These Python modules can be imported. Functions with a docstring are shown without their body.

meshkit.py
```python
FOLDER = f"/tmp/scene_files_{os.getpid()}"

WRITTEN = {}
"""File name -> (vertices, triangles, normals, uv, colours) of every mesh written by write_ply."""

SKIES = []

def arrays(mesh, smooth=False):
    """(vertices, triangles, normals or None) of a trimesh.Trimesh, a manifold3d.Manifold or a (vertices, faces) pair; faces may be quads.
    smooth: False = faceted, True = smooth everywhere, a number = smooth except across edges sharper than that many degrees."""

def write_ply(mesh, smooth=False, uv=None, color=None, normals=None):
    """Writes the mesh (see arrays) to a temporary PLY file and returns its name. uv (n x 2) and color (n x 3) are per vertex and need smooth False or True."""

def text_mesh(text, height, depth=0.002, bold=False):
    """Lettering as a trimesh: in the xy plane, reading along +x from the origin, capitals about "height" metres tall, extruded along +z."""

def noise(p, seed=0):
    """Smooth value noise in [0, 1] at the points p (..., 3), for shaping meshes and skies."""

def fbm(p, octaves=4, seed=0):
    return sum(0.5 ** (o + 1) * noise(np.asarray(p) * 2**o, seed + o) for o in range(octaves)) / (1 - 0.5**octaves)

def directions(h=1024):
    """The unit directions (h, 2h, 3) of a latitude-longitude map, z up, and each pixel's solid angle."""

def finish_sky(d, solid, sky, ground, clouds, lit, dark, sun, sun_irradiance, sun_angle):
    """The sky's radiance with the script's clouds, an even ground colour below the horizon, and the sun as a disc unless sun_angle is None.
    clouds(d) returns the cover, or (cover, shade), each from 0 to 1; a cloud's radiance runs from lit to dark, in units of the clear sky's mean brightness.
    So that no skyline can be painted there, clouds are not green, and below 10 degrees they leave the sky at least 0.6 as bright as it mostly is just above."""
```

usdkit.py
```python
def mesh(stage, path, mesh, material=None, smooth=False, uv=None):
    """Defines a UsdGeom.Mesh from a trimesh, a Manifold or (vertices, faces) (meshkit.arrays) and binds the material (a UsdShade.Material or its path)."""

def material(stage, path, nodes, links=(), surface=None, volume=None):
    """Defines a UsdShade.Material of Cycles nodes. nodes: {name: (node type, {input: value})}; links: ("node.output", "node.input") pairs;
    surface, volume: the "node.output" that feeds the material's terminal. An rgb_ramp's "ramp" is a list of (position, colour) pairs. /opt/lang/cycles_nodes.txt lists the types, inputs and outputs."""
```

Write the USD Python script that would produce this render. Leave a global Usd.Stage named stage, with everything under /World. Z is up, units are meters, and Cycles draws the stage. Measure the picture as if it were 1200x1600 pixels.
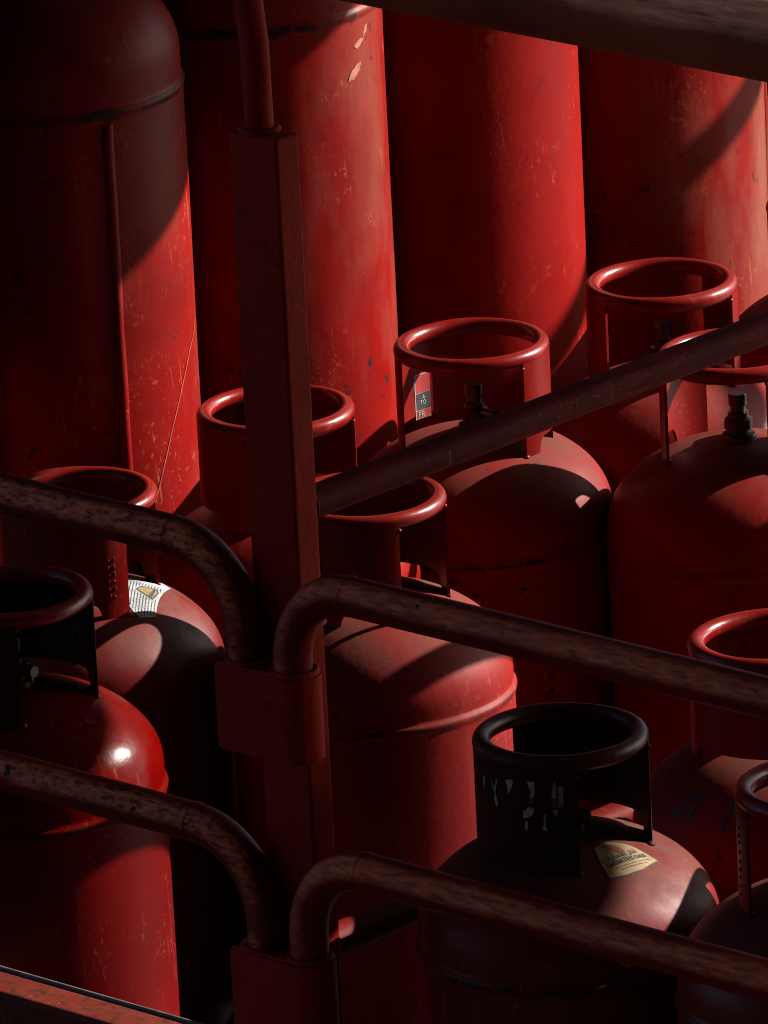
import math
import numpy as np, trimesh, shapely, shapely.geometry as sg, shapely.affinity as sa
import meshkit, usdkit
from pxr import Usd, UsdGeom, UsdLux, UsdShade, Gf, Sdf

stage = Usd.Stage.CreateInMemory()
UsdGeom.SetStageUpAxis(stage, UsdGeom.Tokens.z)
UsdGeom.SetStageMetersPerUnit(stage, 1.0)
UsdGeom.Xform.Define(stage, '/World')
UsdGeom.Scope.Define(stage, '/World/Looks')
rng = np.random.default_rng(7)

# ------------------------------------------------------------------ camera
PITCH, ROLL, BEAR = math.radians(18), 0.05, math.radians(47)
LAT = np.array([math.sin(BEAR), math.cos(BEAR), 0.0])          # horizontally to the right of the view
AWAY = np.array([-math.cos(BEAR), math.sin(BEAR), 0.0])        # horizontally away from the viewer
UPZ = np.array([0, 0, 1.0])
fwd = AWAY * math.cos(PITCH) - UPZ * math.sin(PITCH)
up0 = UPZ * math.cos(PITCH) + AWAY * math.sin(PITCH)
right = math.cos(ROLL) * LAT - math.sin(ROLL) * up0
up = math.sin(ROLL) * LAT + math.cos(ROLL) * up0
CAM = np.array([6.97181898, -7.44480611, 4.00011347])
cam = UsdGeom.Camera.Define(stage, '/World/camera')
M = np.eye(4); M[0, :3], M[1, :3], M[2, :3], M[3, :3] = right, up, -fwd, CAM
cam.AddTransformOp().Set(Gf.Matrix4d(M.tolist()))
cam.CreateHorizontalApertureAttr(36.0); cam.CreateVerticalApertureAttr(48.0)
cam.CreateFocalLengthAttr(450.0)
cam.CreateClippingRangeAttr(Gf.Vec2f(0.1, 500))
cam.CreateExposureAttr(1.72)

# ------------------------------------------------------------------ sky and sun
SUN_AZ, SUN_EL = math.radians(19.5), math.radians(28)            # azimuth: behind the right-hand side of the view
SUN = (LAT * math.cos(SUN_AZ) + AWAY * math.sin(SUN_AZ)) * math.cos(SUN_EL) + UPZ * math.sin(SUN_EL)
usdkit.material(stage, '/World/Looks/sky', {
    'sky': ('sky_texture', {'sky_type': 'single_scattering', 'sun_disc': False, 'sun_elevation': SUN_EL, 'air_density': .35, 'aerosol_density': 1.6, 'ozone_density': .3,
                            'sun_rotation': math.atan2(SUN[0], SUN[1])}),
    'bg': ('background_shader', {'strength': 0.05})}, [('sky.color', 'bg.color')], surface='bg.background')
dome = UsdLux.DomeLight.Define(stage, '/World/sky')
UsdShade.MaterialBindingAPI.Apply(dome.GetPrim()).Bind(UsdShade.Material.Get(stage, '/World/Looks/sky'))
dome.GetPrim().SetCustomDataByKey('kind', 'structure')
sun = UsdLux.DistantLight.Define(stage, '/World/sun')
sun.CreateIntensityAttr(1.25); sun.CreateAngleAttr(0.5); sun.CreateNormalizeAttr(True)
sun.CreateColorAttr(Gf.Vec3f(1.0, 0.93, 0.84))
zz = SUN; xx = np.cross([0, 0, 1.0], zz); xx /= np.linalg.norm(xx); yy = np.cross(zz, xx)
S = np.eye(4); S[0, :3], S[1, :3], S[2, :3] = xx, yy, zz
sun.AddTransformOp().Set(Gf.Matrix4d(S.tolist()))

# ------------------------------------------------------------------ materials
ALB = .66
def paint(name, base, deep, dust=0.6, dustcol=(0.105, 0.038, 0.026), chips=0.3, scratch=0.5, streak=0.4, rough=0.34, spec=0.3, seed=0.0, wear=None, wearcol=(0.24, 0.075, 0.03), grain=None, weldz=None, fade=0, shell_rough=None, rug=.16, worn_lit_side=None):
    """Old enamel: two tones, pale vertical streaks, fine scratches, dark chips, dust lying on faces that look up."""
    base, deep, dustcol, wearcol = (tuple(c * ALB for c in q) for q in (base, deep, dustcol, wearcol)); spec *= ALB
    N, L = {}, []
    def n(k, t, **kw): N[k] = (t, kw); return k
    def l(a, b): L.append((a, b))
    n('geo', 'geometry')
    n('off', 'vector_math', math_type='add', vector2=(seed, seed * .7, seed * .3)); l('geo.position', 'off.vector1')
    def noise(k, sc=(1, 1, 1), scale=10, detail=4, rough=.55, dist=0.0, rot=(0, 0, 0)):
        n(k + '_map', 'mapping', mapping_type='texture', scale=tuple(1 / c for c in sc), rotation=rot); l('off.vector', k + '_map.vector')
        n(k, 'noise_texture', scale=scale, detail=detail, roughness=rough, distortion=dist); l(k + '_map.vector', k + '.vector')
    def ramp(k, src, a, b, out=1.0):
        n(k, 'map_range', from_min=a, from_max=b, to_min=0, to_max=out, clamp=True); l(src, k + '.value')
    def mixc(k, f, a, b):
        n(k, 'mix_color'); N[k] = ('mix_color', {})
        l(f, k + '.fac')
        for v, s in ((a, 'a'), (b, 'b')):
            if isinstance(v, str): l(v, k + '.' + s)
            else: N[k][1][s] = v
    def mul(k, a, b):
        n(k, 'math', math_type='multiply', use_clamp=True)
        for v, s in ((a, 'value1'), (b, 'value2')):
            if isinstance(v, str): l(v, k + '.' + s)
            else: N[k][1][s] = v
    noise('big', scale=5, detail=5); ramp('bigr', 'big.fac', .35, .68)
    mixc('c0', 'bigr.result', base, deep)
    last = 'c0.result'
    if streak:
        noise('st', (1, 1, .07), 55, 3); ramp('str', 'st.fac', .52, .72, streak)
        noise('st2', scale=9, detail=2); ramp('st2r', 'st2.fac', .42, .62); mul('stm', 'str.result', 'st2r.result')
        mixc('c1', 'stm.value', last, tuple(min(1, .55 * b + d) for b, d in zip(base, (0.066, .016, .010)))); last = 'c1.result'
    if scratch:
        noise('sc2', scale=11, detail=2); ramp('sc2r', 'sc2.fac', .47, .60)
        for q, (rt, an) in enumerate((((.10, .06, 0), .045), ((.55, .75, 0), .035), ((-.25, -.45, .3), .03))):
            noise('sc_%d' % q, (1, 1, an), 150 + 40 * q, 2, .6, .25, rt); ramp('scr_%d' % q, 'sc_%d.fac' % q, .645, .715, scratch * .85)
            mul('scm_%d' % q, 'scr_%d.result' % q, 'sc2r.result')
            mixc('c2_%d' % q, 'scm_%d.value' % q, last, (.25, .055, .032)); last = 'c2_%d.result' % q
        noise('pk', scale=45, detail=4, rough=.7); ramp('pkr', 'pk.fac', .62, .68, scratch * .9); mul('pkm', 'pkr.result', 'sc2r.result')
        mixc('c2b', 'pkm.value', last, (.25, .055, .035)); last = 'c2b.result'
    if fade:
        noise('fd', (1, 1, .35), 8, 6, .62); ramp('fdr', 'fd.fac', .48, .70, fade); mixc('cf', 'fdr.result', last, (.15, .042, .028)); last = 'cf.result'
    if wear:
        noise('we', grain or (1, 1, 1), wear[0], 7, .65); ramp('wer', 'we.fac', wear[1], wear[2])
        if worn_lit_side:                                    # wear kept to the upper front side, painting in the highlight strip there
            n('wsd', 'vector_math', math_type='dot_product', vector2=worn_lit_side); l('geo.normal', 'wsd.vector1'); N['wer'] = ('map_range', dict(N['wer'][1], to_max=1.0))
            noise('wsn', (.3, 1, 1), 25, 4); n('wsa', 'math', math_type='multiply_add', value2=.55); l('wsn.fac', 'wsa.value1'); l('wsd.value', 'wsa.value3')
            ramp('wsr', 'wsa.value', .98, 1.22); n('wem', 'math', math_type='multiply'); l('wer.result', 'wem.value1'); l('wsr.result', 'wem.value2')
        mixc('c25', 'wem.value' if worn_lit_side else 'wer.result', last, wearcol); last = 'c25.result'
    n('sep', 'separate_xyz'); l('geo.normal', 'sep.vector')
    ramp('dz', 'sep.z', .42, 1.0, dust)
    noise('du', scale=22, detail=6, rough=.65); ramp('dur', 'du.fac', .28, .6); mul('dum', 'dz.result', 'dur.result')
    mixc('c3', 'dum.value', last, dustcol); last = 'c3.result'
    ramp('ch', 'pk.fac' if scratch else 'du.fac', .36, .31, 1.0) if False else None
    noise('cn', scale=38, detail=5, rough=.62); ramp('cnr', 'cn.fac', .63, .665)
    noise('cn2', scale=6, detail=1); ramp('cn2r', 'cn2.fac', .48, .60, chips); mul('cm', 'cnr.result', 'cn2r.result')
    mixc('c4', 'cm.value', last, (.012, .009, .009)); last = 'c4.result'
    if weldz:
        WW = .020 if weldz < .9 else .034
        n('px', 'separate_xyz'); l('geo.position', 'px.vector')
        n('wz', 'math', math_type='subtract', value2=weldz - .002); l('px.z', 'wz.value1')
        n('wa', 'math', math_type='absolute'); l('wz.value', 'wa.value1')
        noise('wn', scale=30, detail=5, rough=.7); n('wj', 'math', math_type='multiply_add', value2=WW, value3=-.33 * WW); l('wn.fac', 'wj.value1')
        n('wd', 'math', math_type='subtract'); l('wj.value', 'wd.value1'); l('wa.value', 'wd.value2')
        ramp('wr', 'wd.value', .0, .003, .9); noise('wk', scale=7, detail=2); ramp('wkr', 'wk.fac', .40, .52); mul('wm', 'wr.result', 'wkr.result')
        mixc('c5', 'wm.value', last, (.010, .006, .005)); last = 'c5.result'
    ramp('ro', 'dum.value', 0, 1, .4)
    n('ro2', 'math', math_type='add', value2=rough, use_clamp=True); l('ro.result', 'ro2.value1')
    if shell_rough:
        ramp('rz', 'px.z', .49, .46, shell_rough); l('rz.result', 'ro2.value2')
        N['ro2'][1].pop('value2'); n('ro2b', 'math', math_type='add', value2=rough); l('ro.result', 'ro2b.value1'); L.remove(('ro.result', 'ro2.value1')); l('ro2b.value', 'ro2.value1')
    noise('rn', scale=30, detail=4); n('ro3', 'math', math_type='multiply_add', value2=.18); l('rn.fac', 'ro3.value1'); l('ro2.value', 'ro3.value3')
    noise('bp', scale=85, detail=5, rough=.6); n('bump', 'bump', strength=rug, distance=.002); l('bp.fac', 'bump.height')
    noise('bq', scale=7, detail=2); n('bump2', 'bump', strength=.25, distance=.006); l('bq.fac', 'bump2.height'); l('bump.normal', 'bump2.normal')
    n('p', 'principled_bsdf', specular_ior_level=spec)
    l(last, 'p.base_color'); l('ro3.value', 'p.roughness'); l('bump2.normal', 'p.normal')
    return usdkit.material(stage, '/World/Looks/' + name, N, L, surface='p.BSDF')

def plain(name, col, rough=.5, metal=0.0, spec=.5):
    return usdkit.material(stage, '/World/Looks/' + name, {
        'g': ('geometry', {}), 'n': ('noise_texture', {'scale': 60, 'detail': 5}), 'r': ('map_range', {'from_min': .3, 'from_max': .7, 'clamp': True}),
        'm': ('mix_color', {'a': tuple(c * .6 for c in col), 'b': tuple(min(1, c * 1.2) for c in col)}),
        'p': ('principled_bsdf', {'roughness': rough, 'metallic': metal, 'specular_ior_level': spec})},
        [('g.position', 'n.vector'), ('n.fac', 'r.value'), ('r.result', 'm.fac'), ('m.result', 'p.base_color')], surface='p.BSDF')

RED, DEEP = (.25, .0032, .0018), (.155, .0018, .001)
M_red = [paint('red_enamel_%d' % i, RED, DEEP, seed=3.1 * i, dust=d, chips=c, scratch=s, rough=r, spec=.17, weldz=.48)
         for i, (d, c, s, r) in enumerate([(.75, .5, .4, .30), (.9, .9, .5, .44), (.6, .4, .4, .25)])]
M_red.append(paint('faded_enamel', (.19, .004, .0025), (.11, .002, .001), seed=9.3, dust=.9, dustcol=(.085, .034, .024), chips=1.0, scratch=.5, rough=.36, spec=.2, weldz=.48))
M_red.append(paint('crimson_enamel', (.115, .0009, .0006), (.085, .0006, .0004), seed=20, dust=.25, dustcol=(.07, .02, .013), chips=.4, scratch=.3, streak=0, rough=.13, spec=.07, weldz=.48, shell_rough=.27))
M_red.append(paint('dark_enamel', (.16, .002, .0012), (.10, .001, .0007), seed=24, dust=.75, chips=.6, scratch=.35, streak=.2, rough=.30, weldz=.48))
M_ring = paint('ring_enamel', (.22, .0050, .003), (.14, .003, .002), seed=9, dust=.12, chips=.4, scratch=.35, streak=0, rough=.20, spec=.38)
M_ring_dark = paint('dark_ring_enamel', (.075, .005, .003), (.04, .003, .002), seed=12, dust=.1, chips=.5, scratch=.2, streak=0, rough=.28, spec=.3)  # darker red than the other rings
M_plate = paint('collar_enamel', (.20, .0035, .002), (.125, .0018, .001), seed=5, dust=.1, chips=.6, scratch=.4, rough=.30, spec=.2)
M_plate_dark = paint('dark_collar_enamel', (.055, .003, .002), (.028, .002, .0014), seed=15, dust=.05, chips=.8, scratch=.15, streak=0, rough=.5, spec=.15)  # darker red than the other collars, for two cylinders
M_tall = [paint('tall_enamel_%d' % i, RED, (.15, .002, .0012), seed=4.7 * i + 1, dust=.08, chips=c, scratch=s, streak=k, rough=.36, spec=.14, weldz=w, fade=f)
          for i, (c, s, k, w, f) in enumerate([(.8, .8, .25, 1.05, .35), (.9, 1.0, .4, 1.074, .6), (.35, .4, .05, None, .0), (.7, .8, .6, None, 1.0)])]
M_frame = paint('frame_enamel', (.42, .018, .005), (.29, .011, .003), seed=2, dust=.2, dustcol=(.2, .05, .02), chips=.5, scratch=.25, streak=.2, rough=.6, spec=.12, rug=.5)
M_pipe = paint('worn_pipe', (.22, .010, .004), (.14, .006, .0025), seed=6, dust=.0, chips=1.0, scratch=.2, streak=0, rough=.40, spec=.16, wear=(190, .30, .62), wearcol=(.85, .18, .06), grain=(.22, 1, 1), worn_lit_side=(0, -.82, .57))
M_rust = paint('rusted_pipe', (.17, .009, .004), (.09, .005, .0022), seed=16, dust=.0, chips=1.0, scratch=.2, streak=0, rough=.42, spec=.16, wear=(190, .36, .58), wearcol=(.85, .19, .065), grain=(.4, 1, 1), worn_lit_side=(0, -.82, .57))
M_divider = paint('grimy_pipe', (.13, .006, .003), (.075, .003, .0015), seed=18, dust=.0, chips=.3, scratch=.6, streak=0, rough=.5, spec=.07, wear=(70, .54, .66), wearcol=(.2, .014, .006), grain=(1, .1, 1))
M_top = paint('weathered_lit_rail', (.42, .075, .03), (.20, .026, .010), seed=8, dust=.4, dustcol=(1.15, .56, .34), chips=.9, scratch=.2, streak=0, rough=.6, spec=.2, wear=(90, .30, .60), wearcol=(1.3, .50, .26), grain=(.14, 1, 1), worn_lit_side=(0, -.70, .71))  # pale wear and dust on its upper side also paint the lit top edge
M_bar = paint('scraped_bar', (.17, .018, .008), (.10, .008, .004), seed=28, dust=.15, dustcol=(.20, .05, .025), chips=1.0, scratch=1.0, wear=(90, .52, .58), wearcol=(.05, .012, .008), streak=0, rough=.5, spec=.2)
M_black = plain('black_plastic', (.012, .011, .012), .35)
M_brass = plain('dull_brass', (.045, .028, .016), .42, .8)
M_weld = plain('burnt_weld', (.05, .012, .010), .5)
M_paper = plain('white_paper', (.25, .26, .27), .6)
M_cream = plain('cream_paper', (.20, .135, .06), .55)
M_ink = plain('black_ink', (.015, .014, .016), .6)
M_brown = plain('brown_print', (0.15, 0.03, 0.02), .6)
M_redprint = plain('red_print', (.26, .018, .018), .5)
M_grey = plain('grey_paper', (0.2, 0.2, 0.2), .6)
M_steel = plain('bare_steel', (.12, .11, .10), .6, .5)
M_bed = plain('bed_steel', (.02, .013, .011), .7)
M_street = plain('asphalt', (.022, .020, .018), .9)

# ------------------------------------------------------------------ helpers
used = {}
def numbered(path):
    k = used.get(path, -1) + 1; used[path] = k
    return path if k == 0 else '%s_%03d' % (path, k)
def thing(name, label, cat, loc=(0, 0, 0), group=None, kind=None):
    x = UsdGeom.Xform.Define(stage, numbered('/World/' + name)); x.AddTranslateOp().Set(Gf.Vec3d(*map(float, loc)))
    tag(x.GetPrim(), label, cat, group, kind); return x.GetPrim()
def tag(p, label=None, cat=None, group=None, kind=None):
    for k, v in (('label', label), ('category', cat), ('group', group), ('kind', kind)):
        if v: p.SetCustomDataByKey(k, v)
    return p
def part(parent, name, mesh, mat, smooth=35, label=None):
    path = numbered((str(parent.GetPath()) if parent else '/World') + '/' + name)
    p = usdkit.mesh(stage, path, mesh, mat, smooth=smooth).GetPrim()
    if label: p.SetCustomDataByKey('label', label)
    return p

def lathe(prof, n=96, close=False):
    """Surface of revolution about z of (r, z) points."""
    prof = np.asarray(prof, float); a = np.linspace(0, 2 * math.pi, n, endpoint=False)
    v = np.stack([prof[:, 0][:, None] * np.cos(a), prof[:, 0][:, None] * np.sin(a), np.repeat(prof[:, 1][:, None], n, 1)], -1).reshape(-1, 3)
    f, m = [], len(prof)
    for i in range(m if close else m - 1):
        j = (i + 1) % m; k = np.arange(n); k2 = (k + 1) % n
        f.append(np.stack([i * n + k, i * n + k2, j * n + k2, j * n + k], -1))
    f = np.vstack(f); f = np.vstack([f[:, [0, 1, 2]], f[:, [0, 2, 3]]])
    t = trimesh.Trimesh(v, f, process=False); t.merge_vertices(); t.update_faces(t.nondegenerate_faces()); return t
def torus(R, r, z=0, n=96, m=18):
    b = np.linspace(0, 2 * math.pi, m, endpoint=False)
    return lathe(np.stack([R + r * np.cos(b), z + r * np.sin(b)], -1), n, close=True)
def tube(path, r, n=22, caps=True, wob=0.0):
    P = np.asarray(path, float); T = np.gradient(P, axis=0); T /= np.linalg.norm(T, axis=1, keepdims=True)
    ref = np.array([0, 0, 1.0]) if abs(T[0][2]) < .9 else np.array([1.0, 0, 0])
    U = np.cross(T[0], ref); U /= np.linalg.norm(U); rings = []
    a = np.linspace(0, 2 * math.pi, n, endpoint=False)
    for i in range(len(P)):
        U = U - T[i] * (U @ T[i]); U /= np.linalg.norm(U); V = np.cross(T[i], U)
        rr = r[i] if np.ndim(r) else r
        rings.append(P[i] + rr * (np.cos(a)[:, None] * U + np.sin(a)[:, None] * V))
    v = np.vstack(rings); f = []
    k = np.arange(n); k2 = (k + 1) % n
    for i in range(len(P) - 1):
        f.append(np.stack([i * n + k, i * n + k2, (i + 1) * n + k2, (i + 1) * n + k], -1))
    f = np.vstack(f); f = np.vstack([f[:, [0, 1, 2]], f[:, [0, 2, 3]]])
    if caps:
        v = np.vstack([v, P[0], P[-1]]); c0, c1 = len(v) - 2, len(v) - 1; e = (len(P) - 1) * n
        f = np.vstack([f, np.stack([np.full(n, c0), k2, k], -1), np.stack([np.full(n, c1), e + k, e + k2], -1)])
    t = trimesh.Trimesh(v, f, process=False)
    if wob: t.vertices += (np.stack([meshkit.fbm(t.vertices * 9, 3, s) for s in (1, 2, 3)], -1) - .5) * wob
    t.fix_normals(); return t
def rbox(x0, x1, y0, y1, z0, z1, r=.004, seg=3):
    """Box with its long (z) edges rounded and its ends chamfered by hull."""
    import manifold3d as m3
    pts = []
    s = m3.Manifold.sphere(r, 12)
    hs = [s.translate((x, y, z)) for x in (x0 + r, x1 - r) for y in (y0 + r, y1 - r) for z in (z0 + r, z1 - r)]
    m = m3.Manifold.batch_hull(hs).to_mesh()
    return trimesh.Trimesh(m.vert_properties[:, :3], m.tri_verts, process=False)
def bend(p0, corner, p1, r, n=12):
    """Points from p0 to p1 by way of a rounded corner."""
    p0, c, p1 = map(lambda q: np.asarray(q, float), (p0, corner, p1))
    a, b = (p0 - c) / np.linalg.norm(p0 - c), (p1 - c) / np.linalg.norm(p1 - c)
    half = math.acos(np.clip(a @ b, -1, 1)) / 2; d = r / math.tan(half)
    m = (a + b) / np.linalg.norm(a + b); o = c + m * r / math.sin(half)
    s, e = c + a * d - o, c + b * d - o; ang = math.acos(np.clip(s @ e / r / r, -1, 1))
    return np.array([o + (math.sin((1 - t) * ang) * s + math.sin(t * ang) * e) / math.sin(ang) for t in np.linspace(0, 1, n)])
def straight(a, b, n=2): return np.linspace(np.asarray(a, float), np.asarray(b, float), n)

# ------------------------------------------------------------------ setting
def ground(name, z, x0, x1, y0, y1, m, h=.05):
    p = part(None, name, rbox(x0, x1, y0, y1, z - h, z, .003), m); tag(p, None, None, None, 'structure'); return p
ground('truck_bed', 0.0, -1.6, 3.2, -.74, 3.4, M_bed)
tag(usdkit.mesh(stage, '/World/street', (np.array([[-40, -40, -1.1], [40, -40, -1.1], [40, 40, -1.1], [-40, 40, -1.1]], float), np.array([[0, 1, 2, 3]])), M_street).GetPrim(), None, None, None, 'structure')

# ------------------------------------------------------------------ gas cylinders
R0, ZR, RC, RT, RK = .159, .70, .0825, .0094, .0893            # body radius, ring height, collar radius, ring tube radius
def dome_z(r, R=R0, z0=.50, h=.10): return z0 + h * math.sqrt(max(0, 1 - (r / R) ** 2))
def dents(t, amp, seed, freq=7):
    n = t.vertex_normals; t.vertices += n * ((meshkit.fbm(t.vertices * freq + seed * 3.3, 3, seed) - .5) * amp)[:, None]; return t
def body_mesh(R, zb, zd, h, zw, seed):
    """Two dished ends and a shell; the girth weld at zw is a lipped step."""
    q = [(0, .03), (R * .55, .035), (R * .85, .06), (R * .97, .095), (R, .13)]
    q += [(R, z) for z in np.linspace(.16, zw - .010, 9)]
    q += [(R + .0002, zw - .007), (R + .0020, zw - .004), (R + .0025, zw - .0005), (R + .0013, zw + .0025), (R - .0012, zw + .005), (R - .0015, zw + .008)]
    q += [(R - .0012, z) for z in np.linspace(zw + .014, zd, 3)]
    q += [((R - .0012) * math.cos(a), zd + h * math.sin(a)) for a in np.linspace(0, math.pi / 2, 26)[1:]]
    return dents(lathe(q, 128), .0022, seed)
def collar_plate(a0, a1, R, zt, zfoot, arch=.022, arches=((.18, .82),), thick=.0035):
    """Curved guard between two angles (degrees), with an arched cut-out along its foot."""
    n = max(8, int((a1 - a0) / 2.0)); A = np.radians(np.linspace(a0, a1, n + 1)); t = np.linspace(0, 1, n + 1)
    zb = np.full(n + 1, zfoot)
    arc_deg = a1 - a0
    for s, e in arches:
        w = 7.0 / arc_deg
        k = np.clip(np.minimum((t - s) / w, (e - t) / w), 0, 1); zb = np.maximum(zb, zfoot + arch * np.sqrt(np.clip(1 - (1 - k) ** 2, 0, 1)))
    rows = 5; v = []
    for r in (R - thick / 2, R + thick / 2):
        for j in range(rows):
            z = zb + (zt - zb) * j / (rows - 1); v.append(np.stack([r * np.cos(A), r * np.sin(A), z], -1))
    v = np.vstack(v); m = n + 1; f = []
    def q(a, b, c, d): f.extend([(a, b, c), (a, c, d)])
    for j in range(rows - 1):
        for i in range(n):
            o, p = (rows + j) * m + i, j * m + i
            q(o, o + 1, o + 1 + m, o + m); q(p + 1, p, p + m, p + 1 + m)
        for i, s in ((0, 1), (n, 0)):
            o, p = (rows + j) * m + i, j * m + i
            q(*((p, o, o + m, p + m) if s else (o, p, p + m, o + m)))
    for i in range(n):
        o, p = rows * m + i, i; q(p, p + 1, o + 1, o)
        o, p = (2 * rows - 1) * m + i, (rows - 1) * m + i; q(o, o + 1, p + 1, p)
    return trimesh.Trimesh(v, np.array(f), process=False)

def valve(parent, z, rot=0.0, cap=True):
    v = part(parent, 'valve', lathe([(0, z - .01), (.021, z - .01), (.021, z + .003), (.019, z + .006), (.0135, z + .007), (.0135, z + .011), (.0155, z + .012), (.0155, z + .024), (.0125, z + .026), (.0115, z + .032), (0, z + .032)], 40), M_brass)
    hexn = trimesh.creation.cylinder(.0175, .010, sections=6); hexn.apply_translation((0, 0, z + .0185)); part(v, 'hex_nut', hexn, M_black, 20)
    out = trimesh.creation.cylinder(.0065, .028, sections=20); out.apply_transform(trimesh.transformations.rotation_matrix(math.pi / 2, (0, 1, 0))); out.apply_translation((.018, 0, z + .020))
    out.apply_transform(trimesh.transformations.rotation_matrix(math.radians(rot), (0, 0, 1))); part(v, 'outlet', out, M_black)
    part(v, 'cap', lathe([(0, z + .032), (.0085, z + .032), (.0088, z + .040), (.0105, z + .0405), (.0108, z + .052), (.0098, z + .0545), (0, z + .0545)], 32), M_black)

def plate_of(t, k=0): return stage.GetPrimAtPath(str(t.GetPath()) + '/collar_plate' + ('_%03d' % k if k else ''))
SMALL = 'refillable gas cylinders standing in the truck cage'
def gas_cylinder(label, x, y, plates, mat=0, seam=None, valve_rot=0, seed=1, dz=0.0, dark=False):
    t = thing('gas_cylinder', label, 'gas cylinder', (x, y, dz), SMALL)
    part(t, 'body', body_mesh(R0, 0, .50, .10, .480, seed), M_red[mat], 40)
    for a0, a1, arches in plates:
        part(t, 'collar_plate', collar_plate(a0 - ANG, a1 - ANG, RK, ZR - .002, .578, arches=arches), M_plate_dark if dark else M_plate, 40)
    j = np.random.default_rng(seed + 100)
    for i, (a0, a1, _a) in enumerate(plates):
        for a in (a0, a1):
            for z, rr in ((dome_z(RK) - .0005, .0044), (ZR - .010, .0034)):
                e = trimesh.creation.icosphere(2, rr * j.uniform(.8, 1.1)); e.apply_scale((1, 1, j.uniform(.6, 1.0)))
                e.apply_translation(vdir(a + j.uniform(-1.2, 1.2)) * RK + UPZ * (z + j.uniform(-.002, .002)))
                part(plate_of(t, i), 'weld_spot', dents(e, .002, seed + i, 120), M_plate_dark if dark == 2 else M_plate, 50)
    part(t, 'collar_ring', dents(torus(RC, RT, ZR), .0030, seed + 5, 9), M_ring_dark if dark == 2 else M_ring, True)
    part(t, 'foot_ring', lathe([(.118, .0), (.122, .0), (.122, .055), (.118, .055)], 64, close=True), M_plate)
    valve(t, .60, valve_rot)
    if seam is not None:
        a = math.radians(seam - ANG); w = .004
        pts = [((R0 + .0012) * math.cos(a), (R0 + .0012) * math.sin(a), z) for z in np.linspace(.14, .468, 12)]
        part(t, 'seam_weld', tube(pts, .0035, 10, wob=.002), M_weld if mat in (1, 3) else M_red[mat])
    return t
# angles below are counted from the right of the view, turning towards the viewer; ANG turns them into the x axis' terms
ANG = 90 - math.degrees(BEAR)
_cp = collar_plate
def collar_plate(a0, a1, *k, **w):                       # view angles run clockwise seen from above
    a0, a1 = a0 + ANG, a1 + ANG
    if 'arches' in w: w['arches'] = [(1 - e, 1 - s) for s, e in w['arches']]
    return _cp(ANG - a1, ANG - a0, *k, **w)
def vdir(phi):
    """Unit horizontal vector at the view angle phi."""
    p = math.radians(phi); return LAT * math.cos(p) - AWAY * math.sin(p)

W = ((.16, .84),)
A0 = gas_cylinder('gas cylinder half hidden by the upright post, glossy ring against the tall cylinders', -.308, .187, [(112, 250, W), (-120, 6, W)], 2, seed=11)
A1 = gas_cylinder('gas cylinder whose ring stands above the slanting divider pipe, printed sticker inside collar', -.290, .507, [(161, 264, ((.3, .8),)), (-20, 50, ((.28, .8),))], 1, seed=12)
A2 = gas_cylinder('gas cylinder with the highest ring, a dark nine inside its collar', -.263, .818, [(140, 205, ()), (-54, 25, ((.25, .8),))], 2, seed=13)
A3 = gas_cylinder('gas cylinder at the right edge behind, only its dusty dome showing', -.30, 1.20, [(100, 220, W), (-80, 20, W)], 1, seed=14)
Em = gas_cylinder('gas cylinder with black valve in plain view under the upper divider pipe', -.005, .650, [(161, 248, ((.42, .64),)), (-15, 70, W)], 0, seam=116, seed=15, valve_rot=120)
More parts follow.
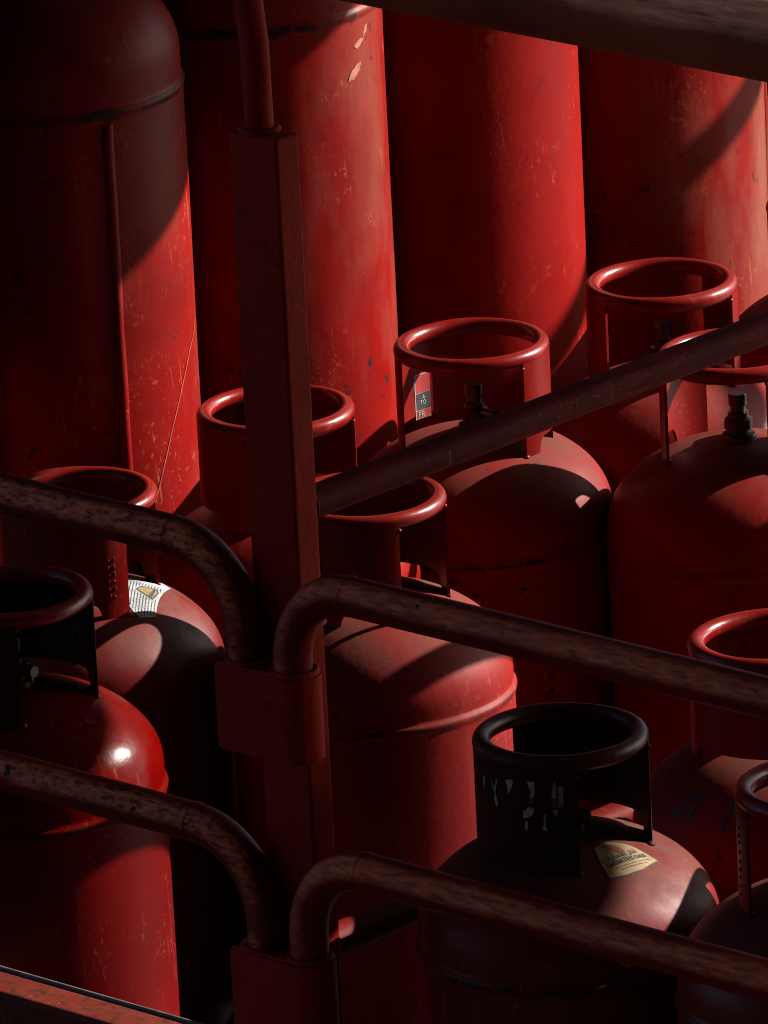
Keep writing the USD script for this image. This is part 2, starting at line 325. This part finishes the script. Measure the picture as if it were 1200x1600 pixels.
Mm = gas_cylinder('gas cylinder just right of the post with dusty dome above a sunlit shell', 0, 0, [(66, 122, ((.25, .8),)), (-141, 0, ((.25, .85),))], 1, seed=16)
Dm = gas_cylinder('gas cylinder with white printed paper label on its dome', -.283, -.170, [(53, 184, W), (-140, -16, W)], 5, seed=17)
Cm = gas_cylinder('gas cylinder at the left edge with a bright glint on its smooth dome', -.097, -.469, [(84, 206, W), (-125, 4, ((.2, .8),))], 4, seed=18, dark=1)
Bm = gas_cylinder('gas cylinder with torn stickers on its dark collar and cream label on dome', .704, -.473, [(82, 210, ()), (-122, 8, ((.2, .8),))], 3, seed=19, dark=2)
Fm = gas_cylinder('gas cylinder with stencilled numbers on its shadowed dome at the right edge', .693, -.116, [(58, 190, ((.12, .8),)), (-130, -10, W)], 1, seed=20)
Gm = gas_cylinder('gas cylinder in the lower right corner with a narrow lettered collar strap', 1.032, -.441, [(155, 192, ()), (-60, 70, W)], 5, seed=21)

gas_cylinder('gas cylinder beyond the lower right corner cylinder, outside the picture', 1.03, -.105, [(58, 190, W), (-130, -10, W)], 0, seed=22)

# ------------------------------------------------------------------ tall cylinders
TALL = 'tall gas cylinders in rows along the back of the truck bed'
RTALL = .1725
def tall_cylinder(label, x, y, mat, seam=None, seed=1, zw=1.05):
    t = thing('tall_gas_cylinder', label, 'gas cylinder', (x, y, 0), TALL)
    R = RTALL
    part(t, 'body', body_mesh(R, 0, zw + .035, .115, zw, seed), M_tall[mat], 40)
    part(t, 'collar_ring', torus(.085, .0095, zw + .27), M_ring, True)
    for a in (20, 200):
        part(t, 'collar_plate', collar_plate(a, a + 120, .085, zw + .266, zw + .125, arches=((.2, .8),)), M_plate, 40)
    part(t, 'foot_ring', lathe([(.13, .0), (.134, .0), (.134, .06), (.13, .06)], 64, close=True), M_plate)
    valve(t, zw + .15)
    if seam is not None:
        d = vdir(seam); w = vdir(seam - 90)
        pts = [tuple(d * (R - .0035) + UPZ * z) for z in np.linspace(.14, zw - .012, 30)]
        part(t, 'seam_weld', tube(pts, .0078, 16, wob=.003), M_tall[mat])
    return t
tall_cylinder('tall gas cylinder cut by the left edge behind the leftmost collar', -.64, -.185, 0, seed=30)
T1 = tall_cylinder('tall gas cylinder with raised vertical seam and domed shoulder in view', -.64, .160, 0, seam=60, seed=31)
T2 = tall_cylinder('tall gas cylinder behind the post top, paint heavily scraped', -.64, .505, 1, seed=32, zw=1.074)
tall_cylinder('tall gas cylinder with cleanest smooth red paint', -.64, .850, 2, seed=33)
tall_cylinder('tall gas cylinder with streaked faded paint crossed by a curved shadow', -.64, 1.195, 3, seam=-2, seed=34)
tall_cylinder('tall gas cylinder barely showing at the right edge of the back row', -.64, 1.540, 3, seed=35)
for k, yy_ in enumerate((-.02, .33, .68)):
    tall_cylinder(('tall gas cylinder in the second row, hidden behind the one at the left edge', 'tall gas cylinder in the second row, in the dark gap beside the seamed dome', 'tall gas cylinder in the second row, hidden behind the scraped one')[k], -.94, yy_, 0, seed=40 + k)

# ------------------------------------------------------------------ cage frame
YP, RP = -.675, .021
RAILS = 'bent pipe side rails of the truck cage'
def side_rail(label, far_x, xv, z, zend, r, mat):
    t = thing('side_rail', label, 'pipe rail', (xv, YP, zend), RAILS)
    o = np.array([xv, YP, zend])
    corner = np.array([xv, YP, z]); bp = bend((far_x, YP, z), corner, (xv, YP, zend), r, 16) - o
    far = np.array([far_x, YP, z]) - o
    part(t, 'straight_pipe', tube(np.linspace(far, bp[0] - (bp[0] - far) / np.linalg.norm(bp[0] - far) * .0, 30), RP, 28, wob=.0015), mat, 50)
    part(t, 'elbow', tube(np.vstack([bp, [[0, 0, 0.0]]]), RP * .985, 28, wob=.0015), mat, 50)
    d = np.array([1.0 if far_x > xv else -1.0, 0, 0])
    part(t, 'weld_joint', tube([bp[0] - d * .003, bp[0] - d * .001, bp[0] + d * .001, bp[0] + d * .003], [RP * .99, RP * 1.035, RP * 1.035, RP * .99], 28, caps=False, wob=.002), mat, 60)
    return t
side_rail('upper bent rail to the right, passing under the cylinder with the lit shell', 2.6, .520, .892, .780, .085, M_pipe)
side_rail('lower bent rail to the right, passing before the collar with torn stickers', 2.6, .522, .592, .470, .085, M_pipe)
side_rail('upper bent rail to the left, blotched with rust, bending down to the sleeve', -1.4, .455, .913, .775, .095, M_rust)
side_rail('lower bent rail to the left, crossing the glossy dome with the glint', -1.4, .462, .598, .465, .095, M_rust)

post = thing('corner_post', 'square steel cage post with two welded sleeves and thin pipe on top', 'post', (.482, -.634, 0))
def lp(m): m.apply_translation((-.482, .634, 0)); return m
part(post, 'square_tube', lp(rbox(.448, .515, -.654, -.619, 0, 1.357, .004)), M_frame, 30)
part(post, 'upper_pipe', lp(tube([(.476, -.636, 1.352), (.4755, -.636, 1.40), (.475, -.636, 1.45), (.4715, -.637, 1.485), (.468, -.638, 1.56)], .0150, 24, wob=.001)), M_frame, 50)
part(post, 'weld_bead', lp(tube([(.476 + .018 * math.cos(a), -.636 + .018 * math.sin(a), 1.358) for a in np.linspace(0, 2 * math.pi, 24)], .004, 10, wob=.003)), M_frame, 50)
for zt, zb in ((.795, .700), (.480, .330)):
    out = shapely.union_all([sg.box(.432, -.7005, .50, -.6555), sg.Point(.524, YP).buffer(.0258, 24)]).convex_hull
    layers = [(0, zb, -.002), (1, zb + .003, 0), (2, zt - .003, 0), (3, zt, -.002)]
    blk = trimesh.creation.extrude_polygon(out, zt - zb - .004, engine='earcut'); blk.apply_translation((0, 0, zb + .002))
    cap_ = trimesh.creation.extrude_polygon(out.buffer(-.002), zt - zb, engine='earcut'); cap_.apply_translation((0, 0, zb))
    s = part(post, 'sleeve', lp(trimesh.util.concatenate([blk, cap_])), M_frame, 30)
    bead = [(x, y, zt) for x, y in shapely.segmentize(out.buffer(-.003), .004).exterior.coords]
    part(s, 'weld_bead', lp(tube(bead, .0022, 8, caps=False, wob=.004)), M_frame, 50)
    for xc in (.457, .523): part(s, 'pipe_collar', lp(torus(RP + .0015, .0028, 0).apply_translation((xc, YP, zt + .001))), M_frame, 50)
DIV = 'divider pipes running back from the post'
for label, z in (('upper divider pipe slanting across the collars, thin worn glint along its top', .951), ('lower divider pipe behind the bent lower rail, mostly in shade', .468)):
    t = thing('divider_pipe', label, 'pipe rail', (.487, -.611, z), DIV)
    part(t, 'straight_pipe', tube(np.linspace((0, 0, 0), (0, 3.2, 0), 60), .0178, 28, wob=.0015), M_divider, 50)
    part(t, 'end_weld', torus(.0186, .003, 0).apply_transform(trimesh.transformations.rotation_matrix(math.pi / 2, (1, 0, 0))), M_divider, 50)
t = thing('top_rail', 'thick weathered top rail of the cage across the upper right corner', 'pipe rail', (-1.4, YP + .02, 1.572))
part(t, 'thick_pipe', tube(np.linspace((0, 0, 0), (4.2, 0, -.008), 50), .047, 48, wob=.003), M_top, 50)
t = thing('bed_rail', 'flat scraped steel bar along the truck bed edge, sunlit top', 'steel bar', (-1.4, YP, .30))
part(t, 'steel_bar', rbox(0, 1.82, -.024, .026, 0, .052, .006), M_bar, 30)
part(t, 'bare_lip', rbox(0, 1.82, .0275, .031, .010, .0545, .001), M_steel, 30)

# ------------------------------------------------------------------ labels, stencils, marks
def flat(poly):
    v, f = trimesh.creation.triangulate_polygon(poly, engine='earcut'); return trimesh.Trimesh(np.c_[v, np.zeros(len(v))], f, process=False)
def polys(g): return [q for q in getattr(g, 'geoms', [g]) if q.geom_type == 'Polygon' and q.area > 1e-8]
def wrapped(mesh, fn, edge=.006):
    v, f = trimesh.remesh.subdivide_to_size(mesh.vertices, mesh.faces, edge, max_iter=20)
    return trimesh.Trimesh(fn(np.asarray(v)), f, process=False)
def on_dome(seed, o=(0, 0), U=(1, 0), W=(0, 1), lift=.0007, R=R0 - .0012, z0=.50, h=.10):
    """Flat (x, y) laid on the dome of a small cylinder: o + x U + y W, in the cylinder's own axes."""
    def fn(v):
        p = np.zeros((len(v), 3)); p[:, :2] = np.asarray(o) + v[:, :1] * np.asarray(U) + v[:, 1:2] * np.asarray(W)
        r2 = (p[:, :2] ** 2).sum(1); p[:, 2] = z0 + h * np.sqrt(np.maximum(1 - r2 / R ** 2, 0))
        nrm = np.c_[p[:, :2] / R ** 2, (p[:, 2] - z0) / h ** 2]; nrm /= np.linalg.norm(nrm, axis=1, keepdims=True)
        return p + nrm * ((meshkit.fbm(p * 7 + seed * 3.3, 3, seed) - .5) * .0022 + lift + v[:, 2])[:, None]
    return fn
def on_round(R, phi0, z0, lift=.0006, inside=False):
    """Flat (x to the right, y up) laid round a vertical cylinder from the view angle phi0."""
    def fn(v):
        a = np.radians(phi0) + (1 if inside else -1) * v[:, 0] / R
        rad = R + (-1 if inside else 1) * (lift + v[:, 2])
        d = np.cos(a)[:, None] * LAT - np.sin(a)[:, None] * AWAY
        return d * rad[:, None] + np.c_[np.zeros((len(v), 2)), z0 + v[:, 1]]
    return fn
def body_of(t): return stage.GetPrimAtPath(str(t.GetPath()) + '/body')
def words(text, height, bold=True):
    m = meshkit.text_mesh(text, height, .0002, bold); return m
def sub(parent, name, mesh, mat, label=None): return part(parent, name, mesh, mat, False, label)

# cream label on the front right cylinder
s0 = 19
lab = sg.Polygon([(.0548, -.017), (.0532, .002), (.0584, .0112), (.0709, .0217), (.0845, .025), (.0994, .0295), (.1036, .0023), (.101, -.0211), (.0944, -.0389), (.0776, -.0318)])
sub(body_of(Bm), 'label_border', wrapped(flat(lab.buffer(.0012)), on_dome(s0, lift=.0005)), M_ink)
sub(body_of(Bm), 'label', wrapped(flat(lab), on_dome(s0, lift=.0008)), M_cream, 'cream paper label with brown emblem and black lettering')
U = np.array([.0066, .0519]); ul = np.linalg.norm(U); U /= ul; W = np.array([-U[1], U[0]])
m = words('EMIRATES GAS', .0052); m.apply_scale([ul / m.extents[0], 1, 1])
sub(body_of(Bm), 'lettering', wrapped(m, on_dome(s0, (.0853, -.0302), U, W, .0010)), M_ink)
AR = [[[(271,-44),(269,-5),(279,-5),(279,-22),(281,-40),(294,-41),(291,-35),(291,-28),(293,-24),(302,-19),(311,-19),(313,-20),(312,-29),(304,-28),(301,-30),(300,-34),(306,-39),(313,-36),(317,-36),(319,-44),(312,-47),(297,-50),(279,-50),(274,-48)]],[[(299,-11),(299,-6),(301,-4),(307,-5),(308,-7),(307,-12),(301,-13)]],[[(239,-58),(240,-54),(247,-52),(253,-45),(253,-39),(249,-30),(258,-26),(262,-36),(262,-47),(260,-52),(253,-59),(245,-63),(241,-63)]],[[(249,-14),(252,-11),(256,-11),(258,-13),(258,-18),(256,-20),(252,-20),(249,-18)]],[[(212,-50),(211,-5),(220,-5),(221,-50)]],[[(171,-20),(172,-15),(174,-12),(176,-12),(188,-21),(191,-21),(190,-6),(199,-5),(200,-23),(198,-29),(203,-36),(203,-45),(196,-50),(174,-50),(175,-39),(182,-35),(185,-30)],[(187,-40),(193,-41),(194,-37),(191,-36)]],[[(116,-44),(114,-5),(124,-5),(124,-22),(126,-40),(129,-41),(136,-40),(141,-30),(146,-25),(155,-24),(158,-25),(164,-32),(165,-35),(164,-45),(158,-50),(150,-50),(143,-47),(137,-50),(124,-50),(119,-48)],[(150,-33),(147,-40),(150,-41),(155,-41),(156,-40),(156,-36),(153,-33)]],[[(86,-64),(84,-55),(92,-52),(97,-47),(98,-40),(94,-30),(102,-26),(107,-36),(107,-47),(105,-52),(101,-57),(93,-62)]],[[(71,-5),(80,-5),(81,-50),(72,-50)]],[[(7,-41),(7,-32),(9,-26),(17,-27),(16,-35),(17,-38),(19,-40),(26,-42),(50,-41),(54,-39),(55,-36),(52,-25),(61,-23),(63,-27),(64,-32),(63,-43),(59,-47),(50,-50),(43,-51),(18,-50),(10,-46)]],[[(36,-16),(38,-14),(44,-15),(45,-21),(43,-23),(38,-23),(36,-21)]],[[(25,-16),(27,-14),(32,-14),(34,-16),(34,-21),(32,-23),(27,-23),(25,-21)]]]
arp = shapely.union_all([sg.Polygon(r[0], r[1:]).buffer(.6) for r in AR])
k = .047 / (arp.bounds[2] - arp.bounds[0]); arp = sa.translate(sa.scale(arp, k, k, origin=(0, 0)), -arp.bounds[0] * k, -arp.bounds[1] * k)
m = trimesh.util.concatenate([flat(g) for g in arp.geoms])
sub(body_of(Bm), 'arabic_lettering', wrapped(m, on_dome(s0, (.0797, -.0283), U, W, .0010)), M_ink)
emb = sa.rotate(sa.scale(sg.Point(0, 0).buffer(1, 24), .0125, .0058), 8).difference(sa.rotate(sg.box(-.02, -.0006, .004, .0006), 20))
sub(body_of(Bm), 'emblem', wrapped(flat(max(getattr(emb, 'geoms', [emb]), key=lambda g: g.area)), on_dome(s0, (.0662, -.0008), (.92, .38), (-.38, .92), .0010)), M_brown)
for q, w in (((.0905, -.024), .043), ((.0945, -.020), .034)):
    m = trimesh.util.concatenate([flat(sg.box(a, 0, a + b, .0011)) for a, b in zip(np.arange(0, w, .0052), [.0044, .0036, .0046, .0040, .0046, .0034, .0045, .004, .0046])])
    sub(body_of(Bm), 'small_print', wrapped(m, on_dome(s0, q, U, W, .0010)), M_ink)
# torn stickers on its collar: (view angle, height) outlines
FL = [[(174.5, .681), (173.2, .6815), (172.6, .666), (173.5, .665)], [(154.4, .6768), (151.3, .6777), (152.3, .6641), (153.6, .664)], [(143.9, .6759), (142.6, .6717), (140.9, .6696), (139.6, .6784), (138.2, .6789), (140.4, .6651), (138.5, .6517), (140.0, .6488), (142.0, .6551), (141.1, .6648), (143.2, .6694)],
      [(131.2, .6816), (124.5, .6824), (126.2, .674), (129.1, .6654), (129.6, .6741)], [(114.7, .6829), (109.6, .683), (109.3, .6752), (111.9, .659), (113.8, .6597), (112.2, .672)], [(118.4, .6496), (113.7, .655), (110.5, .6545), (111.1, .647), (118.3, .6417)], [(117.4, .6386), (115.5, .6389), (115.4, .6295), (117.1, .6302)],
      [(96.6, .6836), (95.7, .6836), (95.1, .6728), (94.7, .6565), (98.2, .657), (98.4, .6729)], [(98, .6538), (94.8, .6533), (95.3, .6449), (97.6, .6477)], [(103.6, .6485), (102.4, .6476), (103.2, .6401), (102.3, .6299), (105, .6316)], [(94, .6784), (90.6, .6782), (91.2, .6559), (94.5, .6561)]]
RO = RK + .00175
for i, f in enumerate(FL):
    p = sg.Polygon([(-math.radians(a) * RO, z) for a, z in f]).buffer(0)
    j = np.random.default_rng(i); q = shapely.segmentize(p, .0018).exterior.coords[:-1]
    p2 = sg.Polygon([(x + j.normal(0, .00035), y + j.normal(0, .0004)) for x, y in q]).buffer(0); p2 = max(getattr(p2, 'geoms', [p2]), key=lambda g: g.area)
    sub(plate_of(Bm), 'torn_sticker', wrapped(flat(p2), on_round(RO, 0, 0, .0005)), M_grey if i == 10 else M_paper)
    if i in (4, 7): sub(plate_of(Bm), 'sticker_print', wrapped(flat(p2.intersection(sg.box(-9, .6575, 9, .666))), on_round(RO, 0, 0, .0008)), M_brown)
# white printed label on the cylinder behind the left rail
s0 = 17
lab = sg.Polygon([(.0186, .0474), (.0237, .0612), (.0271, .0925), (.053, .089), (.0693, .0597), (.0783, .0449), (.0885, .0298), (.105, .0087), (.099, -.0093), (.0887, -.009), (.0739, -.0043), (.0620, -.0060), (.030, .015)])
sub(body_of(Dm), 'label', wrapped(flat(lab), on_dome(s0, lift=.0008)), M_paper, 'white paper label with lines of small print')
pic = sg.Polygon([(.0545, .0312), (.0516, .0443), (.0624, .0566), (.0704, .0502), (.0765, .038), (.0798, .0309), (.072, .0300)])
sub(body_of(Dm), 'label_picture', wrapped(flat(pic), on_dome(s0, lift=.0010)), M_cream)
sub(body_of(Dm), 'picture_frame', wrapped(flat(pic.buffer(.0006).difference(pic.buffer(-.0009))), on_dome(s0, lift=.0012)), M_ink)
sub(body_of(Dm), 'picture_bars', wrapped(trimesh.util.concatenate([flat(g) for g in polys(shapely.unary_union([sg.LineString([(.0600 + d, .056 - d), (.0740 + d, .030 - d * .2)]).buffer(.0005) for d in (0, .0022, .0044)]).intersection(pic))]), on_dome(s0, lift=.0012)), M_ink)
lines = []
dl = np.array([.0145, -.0178]); dl /= np.linalg.norm(dl); nl = np.array([-dl[1], dl[0]])
for i, c in enumerate(np.arange(-.030, .062, .0033)):
    b = np.array([.066, .022]) + nl * c; x = -.040
    j = np.random.default_rng(50 + i)
    while x < .040:
        w = j.uniform(.0018, .0055); lines.append(sg.LineString([b + dl * x, b + dl * (x + w)]).buffer(.00055, cap_style='flat')); x += w + .0011
pr = shapely.unary_union(lines).intersection(lab.buffer(-.002)).difference(pic.buffer(.003))
sub(body_of(Dm), 'small_print', wrapped(trimesh.util.concatenate([flat(g) for g in polys(pr)]), on_dome(s0, lift=.0010)), M_ink)
# printed sticker inside the collar under the divider pipe
RI = RK - .00175; fi = on_round(RI, -141.2, 0, .0004, True)
for nm, bx, mt in (('sticker', (-.0012, .5955, .024, .6505), M_paper), ('sticker_red_band', (.0006, .6275, .024, .6495), M_redprint), ('sticker_black_band', (.0006, .6065, .024, .6268), M_ink), ('sticker_red_foot', (.0006, .5962, .024, .6058), M_redprint)):
    sub(plate_of(A1), nm, wrapped(flat(sg.box(*bx)), on_round(RI, -141.2, 0, .0004 if nm == 'sticker' else .0007, True)), mt)
for tx, x, y, h in (('FR', .0030, .5980, .0062), ('A', .0105, .6190, .0050), ('TO', .0070, .6125, .0050)):
    m = words(tx, h); m.apply_translation((x, y, 0)); sub(plate_of(A1), 'sticker_lettering', wrapped(m, on_round(RI, -141.2, 0, .0009, True)), M_paper)
m = words('9', .021); sub(plate_of(A2, 1), 'stencilled_number', wrapped(m, on_round(RI, -37, .633, .0003, True)), M_ink)
m = words('R2', .026); sub(plate_of(Cm, 1), 'stencilled_mark', wrapped(m, on_round(RI, -46, .631, .0003, True)), M_ink)
# stencils on the right-hand cylinder's dome
U, W = np.array([.0245, -.0022]) / .0246, np.array([.09, 1.0]) / 1.004
m = words('21', .020); m.apply_transform(np.array([[1, .18, 0, 0], [0, 1, 0, 0], [0, 0, 1, 0], [0, 0, 0, 1.0]]))
sub(body_of(Fm), 'stencilled_number', wrapped(m, on_dome(20, (-.0335, -.1400), U, W)), M_ink)
m = words('1', .018); m.apply_transform(np.array([[1, .18, 0, 0], [0, 1, 0, 0], [0, 0, 1, 0], [0, 0, 0, 1.0]]))
sub(body_of(Fm), 'stencilled_number', wrapped(m, on_dome(20, (.028, -.1390), U, W)), M_ink)
# stamped marks standing proud of two collars
def stamps(t, phi, z, rows, cols, dx, dy, h, seed):
    j = np.random.default_rng(seed); out = []
    for r in range(rows):
        for c in range(cols):
            for _ in range(3):
                e = trimesh.creation.icosphere(1, 1.0); e.apply_scale((j.uniform(.0006, .0011), j.uniform(.0008, .0022), h)); e.apply_translation((c * dx + j.uniform(-.001, .001), -r * dy + j.uniform(-.0018, .0018), 0)); out.append(e)
    m = trimesh.util.concatenate(out); part(plate_of(t), 'stamped_marks', trimesh.Trimesh(on_round(RO, phi, z, 0)(m.vertices), m.faces, process=False), M_plate, 40)
stamps(Dm, 68, .650, 6, 2, .0065, .0085, .0011, 3)
stamps(Gm, 168, .672, 9, 1, .006, .0092, .0014, 4)
# a long thin orange line down the seamed tall cylinder and bare primer patches on its neighbour
pts = [(math.radians(a), z) for a, z in ((8, .762), (12, .7491), (18.5, .7356), (27.1, .7005), (35.6, .6573), (42.4, .6122), (47.9, .5735))]
ln = sg.LineString([(-a * RTALL, z) for a, z in pts]).buffer(.0008)
M_line = plain('orange_line', (0.26, 0.055, 0.02), .5)
M_prim = plain('pale_primer', (0.27, 0.085, 0.05), .6)
sub(body_of(T1), 'long_line', wrapped(flat(ln), on_round(RTALL - .0002, 0, 0, .0009)), M_line)
for f in ([(42, .9955), (40.5, 1.004), (36.5, 1.013), (33.5, 1.0135), (34.6, 1.004), (38.5, .995)], [(38, 1.034), (33, 1.042), (30, 1.041), (33, 1.034), (36, 1.031)], [(31, 1.042), (28.5, 1.047), (27.5, 1.057), (29.5, 1.053)]):
    p = sg.Polygon([(-math.radians(a) * RTALL, z) for a, z in f]); j = np.random.default_rng(int(f[0][0]))
    q = shapely.segmentize(p, .003).exterior.coords[:-1]; p = sg.Polygon([(x + j.normal(0, .0006), y + j.normal(0, .0007)) for x, y in q]).buffer(0)
    p = max(getattr(p, 'geoms', [p]), key=lambda g: g.area)
    sub(body_of(T2), 'bare_patch', wrapped(flat(p), on_round(RTALL - .0002, 0, 0, .0009)), M_prim)

# ------------------------------------------------------------------ canopy over the cage (above the frame; its edge draws the shade)
CZ = 1.75
t = thing('canopy', 'sheet metal canopy on pipe frame above the caged cylinders', 'canopy', (0, 0, CZ))
edge = [(-3.0, 1.955), (0, 1.655), (1.1, 1.535), (3.6, 1.30)]
sheet = trimesh.creation.extrude_polygon(sg.Polygon(edge + [(3.6, -.40), (-3.0, -.40)]), .004, engine='earcut')
part(t, 'sheet', sheet, M_bed, 20)
part(t, 'canopy_pipe', tube([(-2.9, 2.77, -.026), (3.4, 2.77, -.026)], .025, 20), M_frame)

# ------------------------------------------------------------------ added unseen blockers: house front, end panels and corner house, shutting out sky
M_house = plain('brown_render', (.020, .011, .008), .9, 0, .1)
base = np.array([.2, -.2, 0]) - AWAY * 11.4
t = thing('added_house_front', 'tall brown house front added unseen behind the viewer to shut out sky', 'house', (base[0], base[1], -1.1))
Rm = np.eye(4); Rm[:3, 0], Rm[:3, 1] = LAT, AWAY
part(t, 'wall', rbox(-34, 34, -1.0, -.2, 0, 32, .02).apply_transform(Rm), M_house)
for k in range(-4, 5):
    if k: part(t, 'window', rbox(k * 3.4 - .6, k * 3.4 + .6, -.205, -.15, 4.2, 6.0, .01).apply_transform(Rm), M_black)

t = thing('added_headboard', 'plain steel headboard put out of view to shut out sky light on the left', 'panel', (-1.5, 0, 0))
part(t, 'panel', rbox(-.02, 0, -.72, 3.3, 0.002, 1.7, .004), M_bed)  # added out of view to cut sky light from the left

wing = base + AWAY * 1.0 + LAT * 15
t = thing('added_corner_house', 'tall brown house side added outside the picture to shut out sky light', 'house', (wing[0], wing[1], -1.1))
part(t, 'wall', rbox(0, 6, -1.0, 8.6, 0, 26, .02).apply_transform(Rm), M_house)  # added out of view to block sky at the front right

t = thing('added_tailgate', 'plain steel end panel added outside the picture to shut out low sky on the right', 'panel', (2.9, 0, 0))
part(t, 'panel', rbox(0, .02, -.72, 1.4, 0.002, 1.7, .004), M_bed)  # added out of view to block low sky at the right
